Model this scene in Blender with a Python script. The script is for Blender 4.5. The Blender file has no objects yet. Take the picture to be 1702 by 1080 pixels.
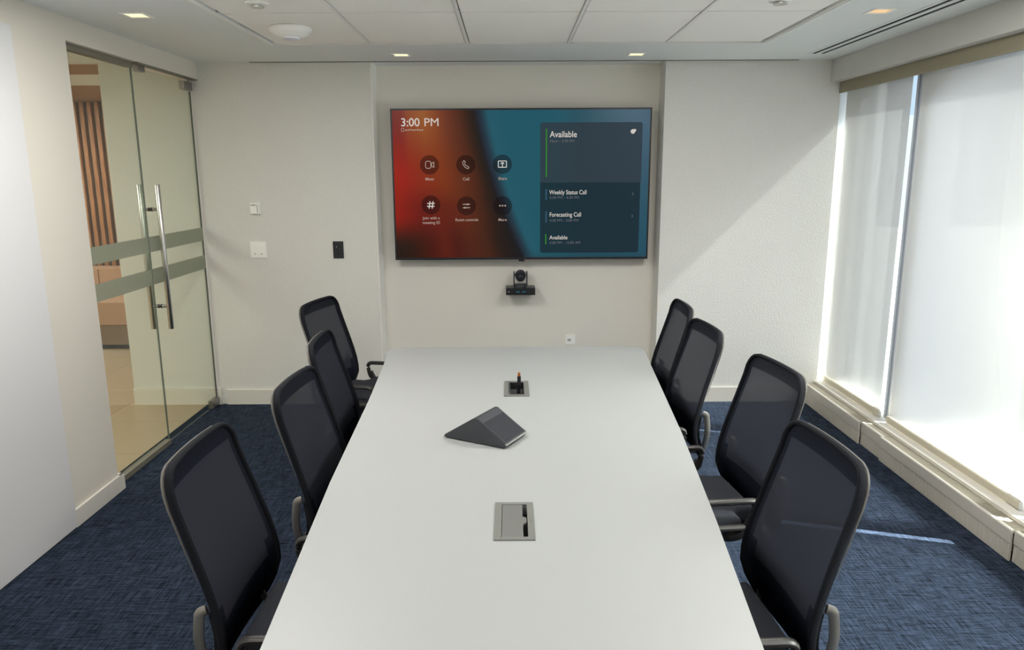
import bpy, bmesh, math, random
from mathutils import Vector, Matrix
random.seed(7)
sc = bpy.context.scene
C = sc.collection

# ------------------------------------------------------------------ camera
H = 1.6913
cam_d = bpy.data.cameras.new('camera'); cam = bpy.data.objects.new('camera', cam_d); C.objects.link(cam)
RT = Vector((0.99998074, -0.00393839, -0.00479602)); UP = Vector((0.00549565, 0.20298636, 0.97916614)); FW = Vector((0.00288281, 0.97917365, -0.20300409))
cam.matrix_world = Matrix(((RT.x, UP.x, -FW.x, 0), (RT.y, UP.y, -FW.y, 0), (RT.z, UP.z, -FW.z, H), (0, 0, 0, 1)))
cam_d.sensor_fit = 'HORIZONTAL'; cam_d.sensor_width = 36; cam_d.lens = 36 * 1223.28 / 1702; cam_d.clip_start = .02
sc.camera = cam

# ------------------------------------------------------------------ sky, sun, exposure
SUN = 38
SKY = 0.85
EXPOSURE = 0.46
SH_T, SH_R, SH_C = .018, .35, .045    # shade: translucent, forward-scattering and open shares
w = bpy.data.worlds.new('sky'); sc.world = w; w.use_nodes = True
bg = w.node_tree.nodes['Background']; bg.inputs[0].default_value = (.64, .80, 1.0, 1); bg.inputs[1].default_value = SKY
sd = bpy.data.lights.new('sun', 'SUN'); sd.energy = SUN; sd.angle = .0093; sd.color = (1, .985, .965)
sun = bpy.data.objects.new('sun', sd); C.objects.link(sun)
sun.rotation_euler = Vector((1, -.3, 1.0)).to_track_quat('Z', 'Y').to_euler()
sun.location = (8, -2, 6)
vs = sc.view_settings; vs.view_transform = 'Standard'; vs.look = 'None'; vs.gamma = 1; vs.use_curve_mapping = False; vs.exposure = EXPOSURE
sc.cycles.use_denoising = True
sc.cycles.max_bounces = 12; sc.cycles.diffuse_bounces = 8; sc.cycles.transmission_bounces = 8; sc.cycles.transparent_max_bounces = 16
sc.cycles.caustics_reflective = False; sc.cycles.caustics_refractive = True
sc.cycles.sample_clamp_indirect = 6

# ------------------------------------------------------------------ dimensions (metres)
D = 5.3            # room side of the far wall
XL = -2.136        # room side of the left wall
ZC = 2.437         # ceiling
XS, ZS = 2.219, 2.29   # soffit over the window
XH, ZH = 2.192, .146   # heater front and top
YN = -.9           # wall behind the photographer
AL, AR, AD = -.946, 1.08, .2   # screen niche: left, right, depth

# ------------------------------------------------------------------ materials
def lin(c):
    return tuple(((v/255)/12.92 if v/255 <= .04045 else ((v/255+.055)/1.055)**2.4) for v in c)
MATS = {}
def mat(name, rgb, rough=.55, metal=0, bump=None, var=None, spec=.5, coat=0):
    if name in MATS: return MATS[name]
    m = bpy.data.materials.new(name); m.use_nodes = True; nt = m.node_tree; N = nt.nodes; L = nt.links
    b = N['Principled BSDF']; col = (*lin(rgb), 1)
    b.inputs['Base Color'].default_value = col; b.inputs['Roughness'].default_value = rough; b.inputs['Metallic'].default_value = metal
    b.inputs['Specular IOR Level'].default_value = spec; b.inputs['Coat Weight'].default_value = coat
    tc = N.new('ShaderNodeTexCoord')
    if var is None: var = (9, .03)
    n = N.new('ShaderNodeTexNoise'); n.inputs['Scale'].default_value = var[0]; n.inputs['Detail'].default_value = 4
    L.new(tc.outputs['Object'], n.inputs['Vector'])
    mr = N.new('ShaderNodeMapRange'); mr.inputs[3].default_value = 1-var[1]; mr.inputs[4].default_value = 1+var[1]; L.new(n.outputs[0], mr.inputs[0])
    vm = N.new('ShaderNodeVectorMath'); vm.operation = 'SCALE'; vm.inputs[0].default_value = col[:3]; L.new(mr.outputs[0], vm.inputs[3])
    L.new(vm.outputs[0], b.inputs['Base Color'])
    if bump:
        n2 = N.new('ShaderNodeTexNoise'); n2.inputs['Scale'].default_value = bump[0]; n2.inputs['Detail'].default_value = 3; L.new(tc.outputs['Object'], n2.inputs['Vector'])
        bp = N.new('ShaderNodeBump'); bp.inputs['Strength'].default_value = bump[1]; bp.inputs['Distance'].default_value = .004
        L.new(n2.outputs[0], bp.inputs['Height']); L.new(bp.outputs[0], b.inputs['Normal'])
    MATS[name] = m; return m
def emit(name, rgb, s):
    if name in MATS: return MATS[name]
    m = bpy.data.materials.new(name); m.use_nodes = True; nt = m.node_tree; nt.nodes.clear()
    e = nt.nodes.new('ShaderNodeEmission'); e.inputs[0].default_value = (*lin(rgb), 1); e.inputs[1].default_value = s*2**-EXPOSURE
    o = nt.nodes.new('ShaderNodeOutputMaterial'); nt.links.new(e.outputs[0], o.inputs[0]); MATS[name] = m; return m
def glass(name, tint, refl=1.0):
    m = bpy.data.materials.new(name); m.use_nodes = True; nt = m.node_tree; N = nt.nodes; L = nt.links; N.clear()
    t = N.new('ShaderNodeBsdfTransparent'); t.inputs[0].default_value = (*tint, 1)
    g = N.new('ShaderNodeBsdfGlossy'); g.inputs['Roughness'].default_value = .0; g.inputs[0].default_value = (refl, refl, refl, 1)
    lw = N.new('ShaderNodeLayerWeight'); lw.inputs[0].default_value = .5
    pw = N.new('ShaderNodeMath'); pw.operation = 'POWER'; pw.inputs[1].default_value = 5; L.new(lw.outputs['Facing'], pw.inputs[0])
    f = N.new('ShaderNodeMath'); f.operation = 'MULTIPLY_ADD'; f.inputs[1].default_value = .9; f.inputs[2].default_value = .035; L.new(pw.outputs[0], f.inputs[0])
    mx = N.new('ShaderNodeMixShader'); o = N.new('ShaderNodeOutputMaterial')
    L.new(f.outputs[0], mx.inputs[0]); L.new(t.outputs[0], mx.inputs[1]); L.new(g.outputs[0], mx.inputs[2]); L.new(mx.outputs[0], o.inputs[0]); MATS[name] = m; return m
def sheer(name, rgb_d, rgb_t, f_trans, f_clear, weave=900):
    """cloth or film: diffuse + translucent + a share of open weave"""
    m = bpy.data.materials.new(name); m.use_nodes = True; nt = m.node_tree; N = nt.nodes; L = nt.links; N.clear()
    d = N.new('ShaderNodeBsdfDiffuse'); t = N.new('ShaderNodeBsdfTranslucent'); c = N.new('ShaderNodeBsdfTransparent')
    tc = N.new('ShaderNodeTexCoord'); n = N.new('ShaderNodeTexNoise'); n.inputs['Scale'].default_value = weave; L.new(tc.outputs['Object'], n.inputs['Vector'])
    for node, rgb in ((d, rgb_d), (t, rgb_t)):
        mr = N.new('ShaderNodeMapRange'); mr.inputs[3].default_value = .96; mr.inputs[4].default_value = 1.04; L.new(n.outputs[0], mr.inputs[0])
        vm = N.new('ShaderNodeVectorMath'); vm.operation = 'SCALE'; vm.inputs[0].default_value = lin(rgb); L.new(mr.outputs[0], vm.inputs[3]); L.new(vm.outputs[0], node.inputs[0])
    m1 = N.new('ShaderNodeMixShader'); m1.inputs[0].default_value = f_trans; L.new(d.outputs[0], m1.inputs[1]); L.new(t.outputs[0], m1.inputs[2])
    m2 = N.new('ShaderNodeMixShader'); m2.inputs[0].default_value = f_clear; L.new(m1.outputs[0], m2.inputs[1]); L.new(c.outputs[0], m2.inputs[2])
    o = N.new('ShaderNodeOutputMaterial'); L.new(m2.outputs[0], o.inputs[0]); MATS[name] = m; return m
def shade_mat():
    # woven solar shade: reflects, scatters mostly forward, and a small share of open weave
    m = bpy.data.materials.new('shade_cloth'); m.use_nodes = True; nt = m.node_tree; N = nt.nodes; L = nt.links; N.clear()
    d = N.new('ShaderNodeBsdfDiffuse'); d.inputs[0].default_value = (*lin((226, 224, 218)), 1)
    t = N.new('ShaderNodeBsdfTranslucent'); t.inputs[0].default_value = (*lin((244, 242, 239)), 1)
    r = N.new('ShaderNodeBsdfRefraction'); r.inputs['Roughness'].default_value = .55; r.inputs['IOR'].default_value = 1.2; r.inputs[0].default_value = (*lin((250, 249, 247)), 1)
    c = N.new('ShaderNodeBsdfTransparent')
    def mix(a, b, f):
        x = N.new('ShaderNodeMixShader'); x.inputs[0].default_value = f; L.new(a.outputs[0], x.inputs[1]); L.new(b.outputs[0], x.inputs[2]); return x
    tc = N.new('ShaderNodeTexCoord'); n = N.new('ShaderNodeTexNoise'); n.inputs['Scale'].default_value = 500; L.new(tc.outputs['Object'], n.inputs['Vector'])
    bp = N.new('ShaderNodeBump'); bp.inputs['Strength'].default_value = .1; bp.inputs['Distance'].default_value = .001; L.new(n.outputs[0], bp.inputs['Height']); L.new(bp.outputs[0], d.inputs['Normal'])
    x = mix(mix(mix(d, t, SH_T), r, SH_R), c, SH_C)
    o = N.new('ShaderNodeOutputMaterial'); L.new(x.outputs[0], o.inputs[0]); MATS['shade_cloth'] = m
def carpet_mat():
    m = bpy.data.materials.new('blue_carpet'); m.use_nodes = True; nt = m.node_tree; N = nt.nodes; L = nt.links
    b = N['Principled BSDF']; b.inputs['Roughness'].default_value = .9; b.inputs['Specular IOR Level'].default_value = .05
    b.inputs['Sheen Weight'].default_value = .03; b.inputs['Sheen Roughness'].default_value = .45; b.inputs['Sheen Tint'].default_value = (.6, .75, 1, 1)
    tc = N.new('ShaderNodeTexCoord'); outs = []
    for sx, sy, rot in ((9, 125, 0), (125, 9, 0), (55, 55, .6)):
        mp = N.new('ShaderNodeMapping'); mp.inputs['Scale'].default_value = (sx, sy, 1); mp.inputs['Rotation'].default_value = (0, 0, rot); L.new(tc.outputs['Object'], mp.inputs[0])
        n = N.new('ShaderNodeTexNoise'); n.inputs['Scale'].default_value = 1.0; n.inputs['Detail'].default_value = 3; n.inputs['Roughness'].default_value = .65; L.new(mp.outputs[0], n.inputs['Vector']); outs.append(n.outputs[0])
    a = N.new('ShaderNodeMath'); a.operation = 'ADD'; L.new(outs[0], a.inputs[0]); L.new(outs[1], a.inputs[1])
    a2 = N.new('ShaderNodeMath'); a2.operation = 'MULTIPLY_ADD'; L.new(outs[2], a2.inputs[0]); a2.inputs[1].default_value = .3; L.new(a.outputs[0], a2.inputs[2])
    r = N.new('ShaderNodeValToRGB'); r.color_ramp.elements[0].position = .46; r.color_ramp.elements[1].position = .70
    mh = N.new('ShaderNodeMath'); mh.operation = 'MULTIPLY'; mh.inputs[1].default_value = .5; L.new(a2.outputs[0], mh.inputs[0]); L.new(mh.outputs[0], r.inputs[0])
    r.color_ramp.elements[0].color = (*lin((12, 15, 21)), 1); r.color_ramp.elements[1].color = (*lin((58, 69, 87)), 1)
    L.new(r.outputs[0], b.inputs['Base Color'])
    bp = N.new('ShaderNodeBump'); bp.inputs['Strength'].default_value = .5; bp.inputs['Distance'].default_value = .004; L.new(mh.outputs[0], bp.inputs['Height']); L.new(bp.outputs[0], b.inputs['Normal'])
    MATS['carpet'] = m; return m
def wood_mat(name, c1, c2, scale=(1, 1, 12)):
    m = bpy.data.materials.new(name); m.use_nodes = True; nt = m.node_tree; N = nt.nodes; L = nt.links
    b = N['Principled BSDF']; b.inputs['Roughness'].default_value = .5
    tc = N.new('ShaderNodeTexCoord'); mp = N.new('ShaderNodeMapping'); mp.inputs['Scale'].default_value = scale; L.new(tc.outputs['Object'], mp.inputs[0])
    n = N.new('ShaderNodeTexNoise'); n.inputs['Scale'].default_value = 4; n.inputs['Detail'].default_value = 6; L.new(mp.outputs[0], n.inputs['Vector'])
    r = N.new('ShaderNodeValToRGB'); r.color_ramp.elements[0].color = (*lin(c1), 1); r.color_ramp.elements[1].color = (*lin(c2), 1); r.color_ramp.elements[0].position = .3; r.color_ramp.elements[1].position = .7
    L.new(n.outputs[0], r.inputs[0]); L.new(r.outputs[0], b.inputs['Base Color']); MATS[name] = m; return m

M = MATS
carpet_mat()
mat('paint_left', (220, 215, 204), .75, bump=(220, .05), var=(2, .015))
mat('wallcovering', (226, 225, 220), .8, bump=(90, .6), var=(95, .09))
mat('niche_paint', (234, 230, 221), .75, bump=(260, .04), var=(2, .015))
mat('trim_white', (226, 222, 213), .5, var=(3, .015))
mat('gypsum', (230, 233, 233), .8, bump=(250, .03), var=(2, .015))
mat('tile', (252, 249, 244), .9, bump=(300, .25), var=(260, .03))
mat('tbar', (240, 239, 235), .45)
mat('white_board', (219, 219, 220), .35, var=(2, .01))
mat('soffit_paint', (205, 204, 198), .75)
mat('valance_cloth', (150, 143, 122), .8, bump=(600, .2), var=(500, .05))
mat('heater_metal', (205, 200, 189), .5, var=(4, .02))
mat('grille', (120, 116, 104), .5)
mat('sill', (224, 220, 211), .5)
mat('jamb', (205, 207, 210), .6)
mat('paving', (126, 127, 127), .9, var=(.5, .1))  # surface of the added ground that bounces sunlight
mat('hem', (200, 192, 172), .55)
mat('fin', (176, 168, 150), .5)
mat('dark_slot', (14, 16, 20), .8)
mat('alu', (158, 163, 174), .5)
mat('alu_dark', (112, 117, 128), .5)
mat('steel', (205, 203, 198), .28, 1, var=(40, .05))
mat('laminate', (168, 171, 170), .42, var=(3, .012), spec=.4)
mat('laminate_edge', (70, 70, 70), .5)
mat('pedestal', (200, 200, 195), .5)
mat('black_plastic', (24, 26, 31), .42, var=(40, .08))
mat('frame_black', (20, 22, 28), .8, var=(40, .06), spec=.2)
mat('rim_grey', (110, 107, 103), .45, .2)
mat('pad', (20, 23, 30), .85, bump=(500, .2))
mat('seat_cloth', (32, 35, 43), .9, bump=(700, .4), var=(500, .12))
mat('arm_metal', (58, 56, 54), .38, .4)
mat('bracket', (150, 147, 142), .42, .7)
mat('tv_bezel', (22, 25, 33), .35)
mat('dev', (58, 60, 65), .5, var=(60, .04))
mat('dev_top', (66, 68, 73), .35)
mat('dev_screen', (52, 54, 60), .22)
mat('grom', (122, 123, 119), .5, .1)
mat('grom_cover', (114, 115, 112), .5, .1)
mat('white_plastic', (252, 251, 247), .4)
mat('grey_plastic', (182, 182, 178), .45)
mat('dark_plate', (32, 35, 42), .35)
mat('glass_edge', (92, 104, 98), .25)
mat('patch', (150, 148, 144), .35, .8)
mat('gold', (200, 120, 60), .35, .7)
mat('corridor_floor', (200, 178, 150), .35, var=(1.2, .05))
mat('grout', (172, 145, 112), .7)
mat('corridor_wall', (218, 217, 208), .8)
mat('sofa', (196, 158, 128), .85, bump=(300, .3), var=(120, .06))
mat('sofa_base', (140, 120, 100), .8)
wood_mat('slat_wood', (150, 98, 62), (196, 138, 94), (14, 14, 1.2))
mat('slat_back', (60, 48, 40), .8)
wood_mat('soffit_wood', (150, 118, 92), (176, 142, 112), (1, 8, 1))
glass('door_glass', (.90, .94, .90))
glass('window_glass', (.93, .97, .97), .6)
sheer('frost', (176, 180, 166), (176, 182, 168), .45, .22)
shade_mat()
sheer('mesh_border', (36, 38, 46), (30, 32, 38), .15, .01, 700)
sheer('mesh_low', (34, 37, 46), (30, 32, 40), .15, .01, 700)
sheer('chair_mesh', (58, 60, 68), (40, 42, 50), .2, .05, 700)

# ------------------------------------------------------------------ mesh helpers
def new_bm(): return bmesh.new()
def box(bm, x0, x1, y0, y1, z0, z1):
    v = [bm.verts.new(p) for p in ((x0, y0, z0), (x1, y0, z0), (x1, y1, z0), (x0, y1, z0), (x0, y0, z1), (x1, y0, z1), (x1, y1, z1), (x0, y1, z1))]
    for f in ((0, 3, 2, 1), (4, 5, 6, 7), (0, 1, 5, 4), (1, 2, 6, 5), (2, 3, 7, 6), (3, 0, 4, 7)): bm.faces.new([v[i] for i in f])
    return v
def bevel(bm, r, seg=2):
    bmesh.ops.bevel(bm, geom=[e for e in bm.edges if len(e.link_faces) == 2 and e.calc_face_angle(0) > .6], offset=r, segments=seg, affect='EDGES', profile=.5, clamp_overlap=True)
def bbox(x0, x1, y0, y1, z0, z1, r=0, seg=2):
    bm = new_bm(); box(bm, x0, x1, y0, y1, z0, z1)
    if r: bevel(bm, r, seg)
    return bm
def prism(bm, pts, a0, a1, axis='z'):
    """polygon pts extruded along an axis"""
    def P(p, a): return {'z': (p[0], p[1], a), 'y': (p[0], a, p[1]), 'x': (a, p[0], p[1])}[axis]
    lo = [bm.verts.new(P(p, a0)) for p in pts]; hi = [bm.verts.new(P(p, a1)) for p in pts]; n = len(pts)
    bm.faces.new(lo[::-1]); bm.faces.new(hi)
    for i in range(n): bm.faces.new((lo[i], lo[(i+1) % n], hi[(i+1) % n], hi[i]))
def lathe(bm, prof, n=24, c=(0, 0, 0), axis='z'):
    rings = []
    for r, z in prof:
        ring = []
        for k in range(n):
            a = 2*math.pi*k/n; p = (r*math.cos(a), r*math.sin(a), z)
            if axis == 'y': p = (p[0], p[2], p[1])
            if axis == 'x': p = (p[2], p[0], p[1])
            ring.append(bm.verts.new((p[0]+c[0], p[1]+c[1], p[2]+c[2])))
        rings.append(ring)
    for a, b in zip(rings, rings[1:]):
        for k in range(n): bm.faces.new((a[k], a[(k+1) % n], b[(k+1) % n], b[k]))
    bm.faces.new(rings[0][::-1]); bm.faces.new(rings[-1])
def tube(bm, pts, r, n=10, closed=False, flat=1.0, up=None):
    """sweep a round or flattened section along pts; flat scales it across `up`"""
    pts = [Vector(p) for p in pts]; m = len(pts); rings = []
    prevN = None
    for i, p in enumerate(pts):
        a = pts[(i-1) % m] if (closed or i > 0) else p; b = pts[(i+1) % m] if (closed or i < m-1) else p
        t = (b-a).normalized()
        if up is not None:
            u = Vector(up[i]) if isinstance(up, list) else Vector(up)
        elif prevN is None: u = Vector((0, 0, 1)) if abs(t.z) < .9 else Vector((1, 0, 0))
        else: u = prevN
        nrm = (u - t*u.dot(t)).normalized(); prevN = nrm; bn = t.cross(nrm)
        rr = r[i] if isinstance(r, (list, tuple)) else r
        rings.append([bm.verts.new(p + nrm*(rr*flat*math.cos(2*math.pi*k/n)) + bn*(rr*math.sin(2*math.pi*k/n))) for k in range(n)])
    pairs = list(zip(rings, rings[1:])) + ([(rings[-1], rings[0])] if closed else [])
    for a, b in pairs:
        for k in range(n): bm.faces.new((a[k], a[(k+1) % n], b[(k+1) % n], b[k]))
    if not closed: bm.faces.new(rings[0][::-1]); bm.faces.new(rings[-1])
def fillet(pts, r, seg=5, closed=False):
    pts = [Vector(p) for p in pts]; out = []; n = len(pts)
    for i, p in enumerate(pts):
        if not closed and i in (0, n-1): out.append(p); continue
        a, b = pts[(i-1) % n], pts[(i+1) % n]; da, db = (a-p), (b-p); rr = min(r, da.length*.49, db.length*.49)
        p0, p1 = p+da.normalized()*rr, p+db.normalized()*rr
        for k in range(seg+1):
            t = k/seg; out.append(p0*(1-t)**2 + p*2*t*(1-t) + p1*t*t)
    return out
def obj(name, bm, m, parent=None, smooth=False):
    bmesh.ops.recalc_face_normals(bm, faces=bm.faces)
    me = bpy.data.meshes.new(name); bm.to_mesh(me); bm.free()
    if m: me.materials.append(M[m] if isinstance(m, str) else m)
    if smooth:
        for p in me.polygons: p.use_smooth = True
        me.set_sharp_from_angle(angle=math.radians(40))
    o = bpy.data.objects.new(name, me); C.objects.link(o)
    if parent: o.parent = parent
    return o
def tag(o, label, cat, group=None, kind=None):
    o['label'] = label; o['category'] = cat
    if group: o['group'] = group
    if kind: o['kind'] = kind
    return o
def thing(name, label, cat, loc=(0, 0, 0), rz=0, group=None, kind=None):
    o = bpy.data.objects.new(name, None); o.empty_display_size = .1; C.objects.link(o); o.location = loc; o.rotation_euler = (0, 0, rz)
    return tag(o, label, cat, group, kind)
def copy_tree(o, parent=None):
    c = o.copy(); C.objects.link(c); c.parent = parent
    for ch in o.children: copy_tree(ch, c)
    return c
def plain(name, bm, m, parent): return obj(name, bm, m, parent)

# ================================================================== SETTING
# floor
tag(obj('floor', bbox(XL-.13, 2.66, YN-.1, D+.3, -.08, 0), 'carpet'), 'dark blue woven carpet covering the meeting room floor', 'floor', kind='structure')

# far wall: two wallcovered panels proud of a recessed niche
wb = thing('wall_back', 'pale textured far wall with a recessed niche behind the screen', 'wall', (0, D, 0), kind='structure')
obj('wall_panel', bbox(-2.81, AL, 0, AD+.12, 0, ZC+.05), 'wallcovering', wb)['label'] = 'textured pale wallcovering left of the screen niche'
obj('wall_panel', bbox(AR, 2.295, 0, AD+.12, 0, ZC+.05), 'wallcovering', wb)['label'] = 'textured pale wallcovering between niche and window'
obj('niche_panel', bbox(AL, AR, AD, AD+.12, 0, ZC+.05), 'niche_paint', wb)['label'] = 'smooth beige recessed panel behind the screen'
cb = new_bm(); box(cb, AL-.001, AL+.004, -.004, AD, 0, ZC); obj('corner_bead', cb, 'white_plastic', wb)  # whiter skin on the left niche return, painting in the window light there
# left wall with the glazed opening
bm = new_bm(); box(bm, XL-.13, XL, YN, 3.762, 0, ZC+.05); box(bm, XL-.13, XL, 3.762, D, 2.325, ZC+.05)
tag(obj('wall_left', bm, 'paint_left'), 'warm white left wall with header over the glass entrance', 'wall', kind='structure')
tag(obj('wall_near', bbox(XL-.13, 2.7, YN-.1, YN, 0, ZC+.05), 'paint_left'), 'warm white wall behind the photographer', 'wall', kind='structure')
# baseboards
bb = thing('baseboard_back', 'off-white baseboard along the far wall', 'baseboard', (0, D, 0), kind='structure')
for x0, x1 in ((XL+.02, AL), (AR, 2.19)):
    obj('baseboard_length', bbox(x0, x1, -.014, 0, 0, .112, .003), 'trim_white', bb)
obj('baseboard_length', bbox(AL+.02, AR-.02, AD-.014, AD, 0, .112, .003), 'trim_white', bb)
obj('baseboard_length', bbox(-2.81, XL-.02, -.014, 0, 0, .125, .003), 'trim_white', bb)
bm = bbox(XL, XL+.014, 3.335, 3.80, 0, .088, .003)
bl = tag(obj('baseboard_left', bm, 'trim_white'), 'short white baseboard between the white board and glass entrance', 'baseboard', kind='structure')
obj('baseboard_return', bbox(XL-.128, XL+.013, 3.763, 3.80, 0, .088, .003), 'trim_white', bl)

# ---- ceiling: gypsum border, tile field, slots
cl = thing('ceiling', 'white ceiling with square tiles inside a smooth plaster border', 'ceiling', (0, 0, ZC), kind='structure')
TX0, TX1, TY1 = -1.39, 1.508, 4.598
bm = new_bm()
SX0, SX1, SY0, SY1 = 1.945, 2.075, 1.6, 5.04
holes = []
DL = [(-.691, 5.004), (.83, 5.023), (-1.779, 3.758), (1.776, 3.735)]
# border laid out as rectangles around tile field, slot and lamp openings
def grid_border(xs, ys, skip):
    for i in range(len(xs)-1):
        for j in range(len(ys)-1):
            cx, cy = (xs[i]+xs[i+1])/2, (ys[j]+ys[j+1])/2
            if not skip(cx, cy): box(bm, xs[i], xs[i+1], ys[j], ys[j+1], 0, .06)
LH = .052
xs = sorted({XL-.13, TX0, TX1, SX0, SX1, 2.66} | {v for x, y in DL for v in (x-LH, x+LH)})
ys = sorted({YN, TY1, SY0, SY1, D-.012, D+AD+.1} | {v for x, y in DL for v in (y-LH, y+LH)})
def skip(cx, cy):
    if TX0 < cx < TX1 and cy < TY1: return True
    if SX0 < cx < SX1 and SY0 < cy < SY1: return True
    return any(abs(cx-x) < LH and abs(cy-y) < LH for x, y in DL)
grid_border(xs, ys, skip)
bmesh.ops.remove_doubles(bm, verts=bm.verts, dist=.0001)
obj('plaster_border', bm, 'gypsum', cl)
bm = new_bm(); box(bm, XL-.13, 2.7, YN, D+AD+.1, .13, .16); obj('deck', bm, 'gypsum', cl)
# thin dark strip painted as the shaded gap where border meets far wall
bm = new_bm(); box(bm, -1.77, 1.985, D-.016, D-.004, -.004, .0); obj('shadow_reveal', bm, 'grille', cl)
# tiles
cols = [-1.378, -.818, -.24, .357, .937, 1.498]; rows = [4.585, 3.742, 2.54, 1.34, .14, YN+.02]
for i in range(5):
    for j in range(5):
        if (i, j) in ((0, 3), (4, 3)): continue      # added fill panels sit here
        g = .013
        t = new_bm(); box(t, cols[i]+g, cols[i+1]-g, (3.146 if (i, j) in ((0, 1), (4, 1)) else rows[j+1])+.006, rows[j]-.006, .003, .02); bevel(t, .003, 1); plain('ceiling_tile', t, 'tile', cl)
for x in cols[1:-1]:
    t = new_bm(); box(t, x-.0095, x+.006, YN, TY1-.012, -.002, .014); plain('grid_runner', t, 'tbar', cl); t = new_bm(); box(t, x-.0125, x+.0125, YN, TY1-.002, .0142, .03); plain('runner_web', t, 'grille', cl)
for y in rows[1:-1]:
    t = new_bm(); box(t, TX0, TX1, y-.012, y+.012, .010, .03); plain('grid_cross_bar', t, 'grille', cl)
t = new_bm()
box(t, TX0-.012, TX0+.002, YN, TY1+.01, -.006, .004); box(t, TX1-.002, TX1+.004, YN, TY1, -.004, .01); box(t, TX1+.016, TX1+.022, YN, TY1, -.004, .004); box(t, TX0, TX1, TY1-.002, TY1+.004, -.003, .01)
obj('edge_trim', t, 'tbar', cl)

# ---- soffit and window wall
tag(obj('trim_1', bbox(XS, 2.42, YN, D, ZS, ZC+.02, .003), 'soffit_paint'), 'grey painted bulkhead along the ceiling above the window shades', 'trim', kind='structure')
bm = new_bm(); box(bm, 2.42, 2.65, YN, D+.3, 2.36, ZC+.1); box(bm, 2.42, 2.65, YN, D+.3, -.08, .10); box(bm, 2.42, 2.65, YN-.1, YN, 0, ZC+.1)
tag(obj('wall_right', bm, 'trim_white'), 'white window wall surround on the right', 'wall', kind='structure')
tag(obj('trim_5', bbox(2.296, 2.65, 5.365, D+.32, -.08, ZC+.1), 'jamb'), 'pale metal jamb of the window beside the far wall', 'trim', kind='structure')
bm = bbox(2.285, 2.30, YN+.01, D-.002, 2.216, ZS, .002)
tag(obj('trim_2', bm, 'valance_cloth'), 'olive grey fabric valance hanging under the bulkhead above the shades', 'trim', kind='structure')
# window bays
mull = [5.33, 4.385, 3.083, 1.76, .45, -.85]
for i in range(5):
    y1, y0 = mull[i], mull[i+1]
    wn = thing('window_%d' % (i+2), ['narrow tall window bay beside the far wall behind the first shade', 'wide window bay right of the first mullion behind the second shade', 'window bay behind the third shade at the right frame edge', 'window bay behind the fourth shade, beside the near chairs', 'window bay behind the fifth shade, beside the photographer'][i], 'window', (2.5, y0, .1), kind='structure')
    obj('pane', bbox(-.004, .004, .03, y1-y0-.03, .04, 2.21), 'window_glass', wn)
    obj('head_frame', bbox(-.05, .05, 0, y1-y0, 2.20, 2.26), 'alu', wn); obj('sill_frame', bbox(-.05, .05, 0, y1-y0, 0, .05), 'alu', wn)
    ma, mb = [(4.345, 4.455), (3.058, 3.15), (1.72, 1.84), (.41, .53), (-.88, -.83)][i]
    mu = obj('mullion', bbox(-.13, .085, ma-y0, mb-y0, .06, 2.26, .003), 'alu', wn)
    for q in (.35, .7): obj('mullion_groove', bbox(-.132, -.13, ma-y0+(mb-ma)*q-.006, ma-y0+(mb-ma)*q+.006, .04, 2.17), 'alu_dark', mu)
    if i == 0: obj('jamb_frame', bbox(-.06, .06, y1-y0-.03, y1-y0+.03, 0, 2.26), 'alu', wn)
# sill between heater and shade
tag(obj('trim_3', bbox(2.275, 2.42, YN, 5.36, .10, .158, .004), 'sill'), 'cream window sill ledge behind the perimeter heater', 'trim', kind='structure')

tag(obj('ground', bbox(2.8, 70, -60, 70, -3.6, -3.5), 'paving'), 'pale sunlit paving outside, below the windows', 'ground', kind='structure')  # unseen ground, added to bounce sun up through the shades onto the ceiling

# ---- glass entrance in the left wall
XG = XL-.056
fx = thing('window_1', 'fixed glass sidelight nearest the white board at the entrance', 'window', (XG, 0, 0), kind='structure')
obj('pane', bbox(-.005, .005, 3.765, 4.478, .012, 2.34), 'door_glass', fx)
obj('floor_channel', bbox(-.02, .02, 3.765, 4.478, 0, .03, .002), 'grille', fx)
obj('head_channel', bbox(-.02, .02, 3.765, 4.478, 2.295, 2.325, .002), 'grille', fx)
for z0, z1 in ((1.225, 1.318), (1.026, 1.122)):
    obj('frosted_stripe', bbox(.0055, .0065, 3.768, 4.475, z0, z1), 'frost', fx)
dr = thing('door_1', 'frameless glass door with long steel pull handle next to the far wall', 'door', (XG, 4.485, 0), kind='structure')
dp = obj('pane', bbox(-.005, .005, .003, .795, .012, 2.305), 'door_glass', dr)
obj('polished_edge', bbox(-.0055, .0055, .0, .003, .012, 2.305), 'glass_edge', dr)
obj('polished_edge', bbox(-.0055, .0055, .795, .800, .062, 2.245), 'glass_edge', dr)
for z0, z1 in ((1.225, 1.318), (1.026, 1.122)):
    obj('frosted_stripe', bbox(.0055, .0065, .004, .794, z0, z1), 'frost', dp)
obj('patch_fitting', bbox(-.018, .018, .68, .806, 2.25, 2.305, .003), 'patch', dr)
obj('patch_fitting', bbox(-.018, .018, .68, .806, .008, .062, .003), 'patch', dr)
obj('head_clamp', bbox(-.018, .018, .06, .14, 2.285, 2.325, .003), 'patch', dr)
obj('pivot', bbox(-.008, .008, .75, .78, 2.305, 2.325), 'steel', dr)
hz0, hz1 = .735, 1.63
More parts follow.
